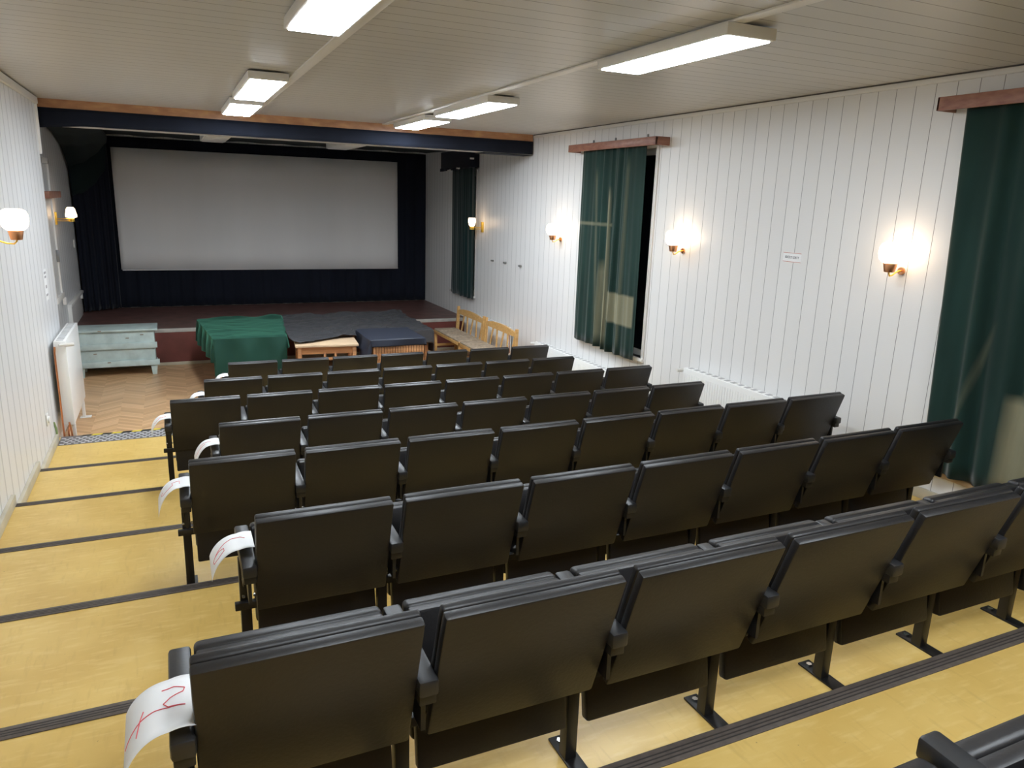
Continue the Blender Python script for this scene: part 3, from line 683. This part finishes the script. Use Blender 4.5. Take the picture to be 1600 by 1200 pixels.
def make_seat_parts():
    P = {}
    def part(key, name, b, mat, **k): o = b.build(name, mat, **k); P[key] = o; C.objects.unlink(o); return o
    part('shell', 'backrest', slab(0, SW, (.006, .757), (.140, .345), 0, .030, .007, 2), M_vinyl)
    part('cushion', 'back_cushion', slab(.001, SW-.001, (.006, .757), (.139, .347), .0295, .055, .008, 3, puff=.010), M_vinyl)
    part('seat', 'seat', slab(.012, SW-.012, (.320, .600), (.245, .140), 0, .040, .008, 2), M_vinyl)
    part('seat_cushion', 'seat_cushion', slab(.008, SW-.008, (.322, .604), (.262, .205), .038, .088, .014, 3), M_vinyl)
    AX = -.024
    a = MB().box(-.026, -.172, -.026, .026, .172, .020, .009, 2)
    for v in a.bm.verts:
        v.co.z += (.008*(v.co.y/.175)); v.co += Vector((AX, .222, .562))
    part('arm', 'armrest', a, M_armpad)
    part('arm_bracket', 'bracket', MB().box(AX-.022, .062, .500, AX+.022, .37, .536, .004).box(AX-.017, .20, .42, AX-.009, .30, .53, .002).hexa([(AX-.006, .10, .40), (AX+.006, .10, .40), (AX+.006, .16, .40), (AX-.006, .16, .40), (AX-.006, .10, .53), (AX+.006, .10, .53), (AX+.006, .28, .53), (AX-.006, .28, .53)]), M_metal)
    part('leg', 'leg', MB().box(-.050, .262, .006, -.010, .304, .50, .003), M_metal)
    pl = MB().box(AX-.028, .02, 0, AX+.028, .372, .008, .002)
    part('plate', 'foot_plate', pl, M_metal)
    bt = MB().tube([(AX, .345, .007), (AX, .345, .014)], .011, 6)
    part('bolt', 'bolt', bt, M_chrome)
    sb = MB()
    for x in (AX-.020, AX+.020):
        for y, z in ((.128, .500), (.158, .405)): sb.tube([(x-.005, y, z), (x+.005, y, z)], .007, 8)
    part('side', 'side_bolts', sb, M_chrome)
    part('bar', 'hinge_bar', MB().box(-.046, .232, .305, SW-.03, .258, .335, .003), M_metal)
    part('endbar', 'hinge_bar', MB().box(-.072, .232, .305, SW-.03, .258, .335, .003), M_metal)
    return P
PARTS = make_seat_parts()
DX = PITCH
def add_part(key, root, dx=0):
    o = PARTS[key].copy(); C.objects.link(o); o.parent = root; o.location = (dx, 0, 0); return o
ORD = ['first', 'second', 'third', 'fourth', 'fifth', 'sixth', 'seventh', 'eighth']
XR = {1: 1.591, 2: 1.316, 3: 1.045, 4: 1.323, 5: 1.132, 6: 1.326, 7: 1.098, 8: 1.24}
NR = {1: range(7), 2: range(7), 3: range(8), 4: range(7), 5: range(8), 6: range(7), 7: range(8), 8: range(1, 6)}
ROWN = {1: 'in the frontmost row by the draped tables', 2: 'in the second row from the stage', 3: 'in the third row from the stage', 4: 'in the fourth row from the stage',
        5: 'in the fifth row from the stage', 6: 'in the row marked 6', 7: 'in the near row marked 7', 8: 'in the row at the bottom right corner'}
tint = {}
for rw in range(1, 9):
    last = list(NR[rw])[-1]
    for j in NR[rw]:
        if j == last and rw != 8: who = 'nearest the right wall'
        elif j == 0: who = 'at the aisle'
        else: who = ORD[j]+' from the aisle'
        yo = YS[rw] if rw > 1 else 0.0
        root = empty('cinema_seat', (XR[rw]+j*PITCH, yo, ZS[rw-1]), 'black folding cinema seat, %s, %s' % (who, ROWN[rw]), 'cinema seat', 'black folding cinema seats')
        for k in ('shell', 'cushion', 'seat', 'seat_cushion', 'arm', 'arm_bracket', 'leg', 'plate', 'bolt', 'side', 'endbar' if j == 0 else 'bar'):
            q = add_part(k, root)
            if rw == 8 and k.startswith('seat'): q.location = (0, -.028, -.026)
        if j == last:
            for k in ('arm', 'arm_bracket', 'leg', 'plate', 'bolt'): add_part(k, root, DX)

# paper row numbers on the aisle armrests
GLYPH = {
 7: [[(.36, .20), (.22, .20), (.10, .27), (.12, .34), (.26, .39), (.34, .47), (.28, .55), (.10, .60)], [(.10, .60), (.25, .57), (.45, .53), (.65, .53), (.95, .62)], [(.60, .40), (.65, .52), (.70, .74)]],
 6: [[(.14, .42), (.22, .30), (.38, .27), (.55, .33), (.72, .44), (.86, .58), (.84, .72), (.70, .76), (.56, .68), (.56, .54), (.68, .48), (.80, .52)]],
 5: [[(.25, .62), (.25, .35), (.45, .35), (.42, .55), (.55, .66), (.72, .62), (.80, .45), (.74, .34)]],
 4: [[(.25, .45), (.60, .30), (.62, .70)], [(.45, .55), (.85, .55)]],
 3: [[(.25, .32), (.22, .55), (.38, .62), (.46, .45), (.52, .64), (.70, .64), (.76, .40)]],
}
PSZ = {7: (.055, .24, .135, .085), 6: (.14, .285, .15, .10), 5: (.13, .275, .15, .13), 4: (.13, .27, .15, .14), 3: (.13, .27, .14, .12), 2: (.13, .27, .12, .10), 1: (.13, .27, .12, .10)}
for rw in range(1, 8):
    y0, y1, ln, dr = PSZ[rw]
    def surf(s, t, lift=0):
        """s 0..1 from the seat side outwards, t 0 far edge .. 1 near edge"""
        y = y1+(y0-y1)*t - .012*s
        L = s*(ln+.052); x = .004
        if L <= .055: px, pz = x-L, .606+.004*sin(pi*L/.055)
        else:
            q = (L-.055)/max(ln-.003, .01); a = q*1.25
            px = x-.055-(ln*.72)*sin(a)/1.05; pz = .606-dr*(1-cos(a))*1.25*(.85+.35*t)
        return Vector((px, y, pz+lift))
    lab = {7: 'white paper sheet with red handwritten 7 on the nearest aisle armrest', 6: 'white paper sheet with red handwritten 6 on an aisle armrest'}.get(rw, 'white paper slip on the aisle armrest of the %s row from the stage' % ORD[rw-1])
    o = tag(MB().grid(lambda u, v: surf(u, v), 28, 8).build('paper_row_number', M_paper, thick=.0008, loc=(XR[rw], YS[rw] if rw > 1 else 0, ZS[rw-1])), lab, 'paper', 'paper row numbers')
    if rw in GLYPH:
        b = MB()
        for st in GLYPH[rw]:
            pts = []
            for (a, c), (a2, c2) in zip(st, st[1:]):
                for q in range(6): pts.append(surf(a+(a2-a)*q/6, c+(c2-c)*q/6, .0014))
            pts.append(surf(*st[-1], .0014)); b.tube(pts, .0011 if rw > 5 else .0009, 5)
        b.build('handwritten_number', M_red, o)
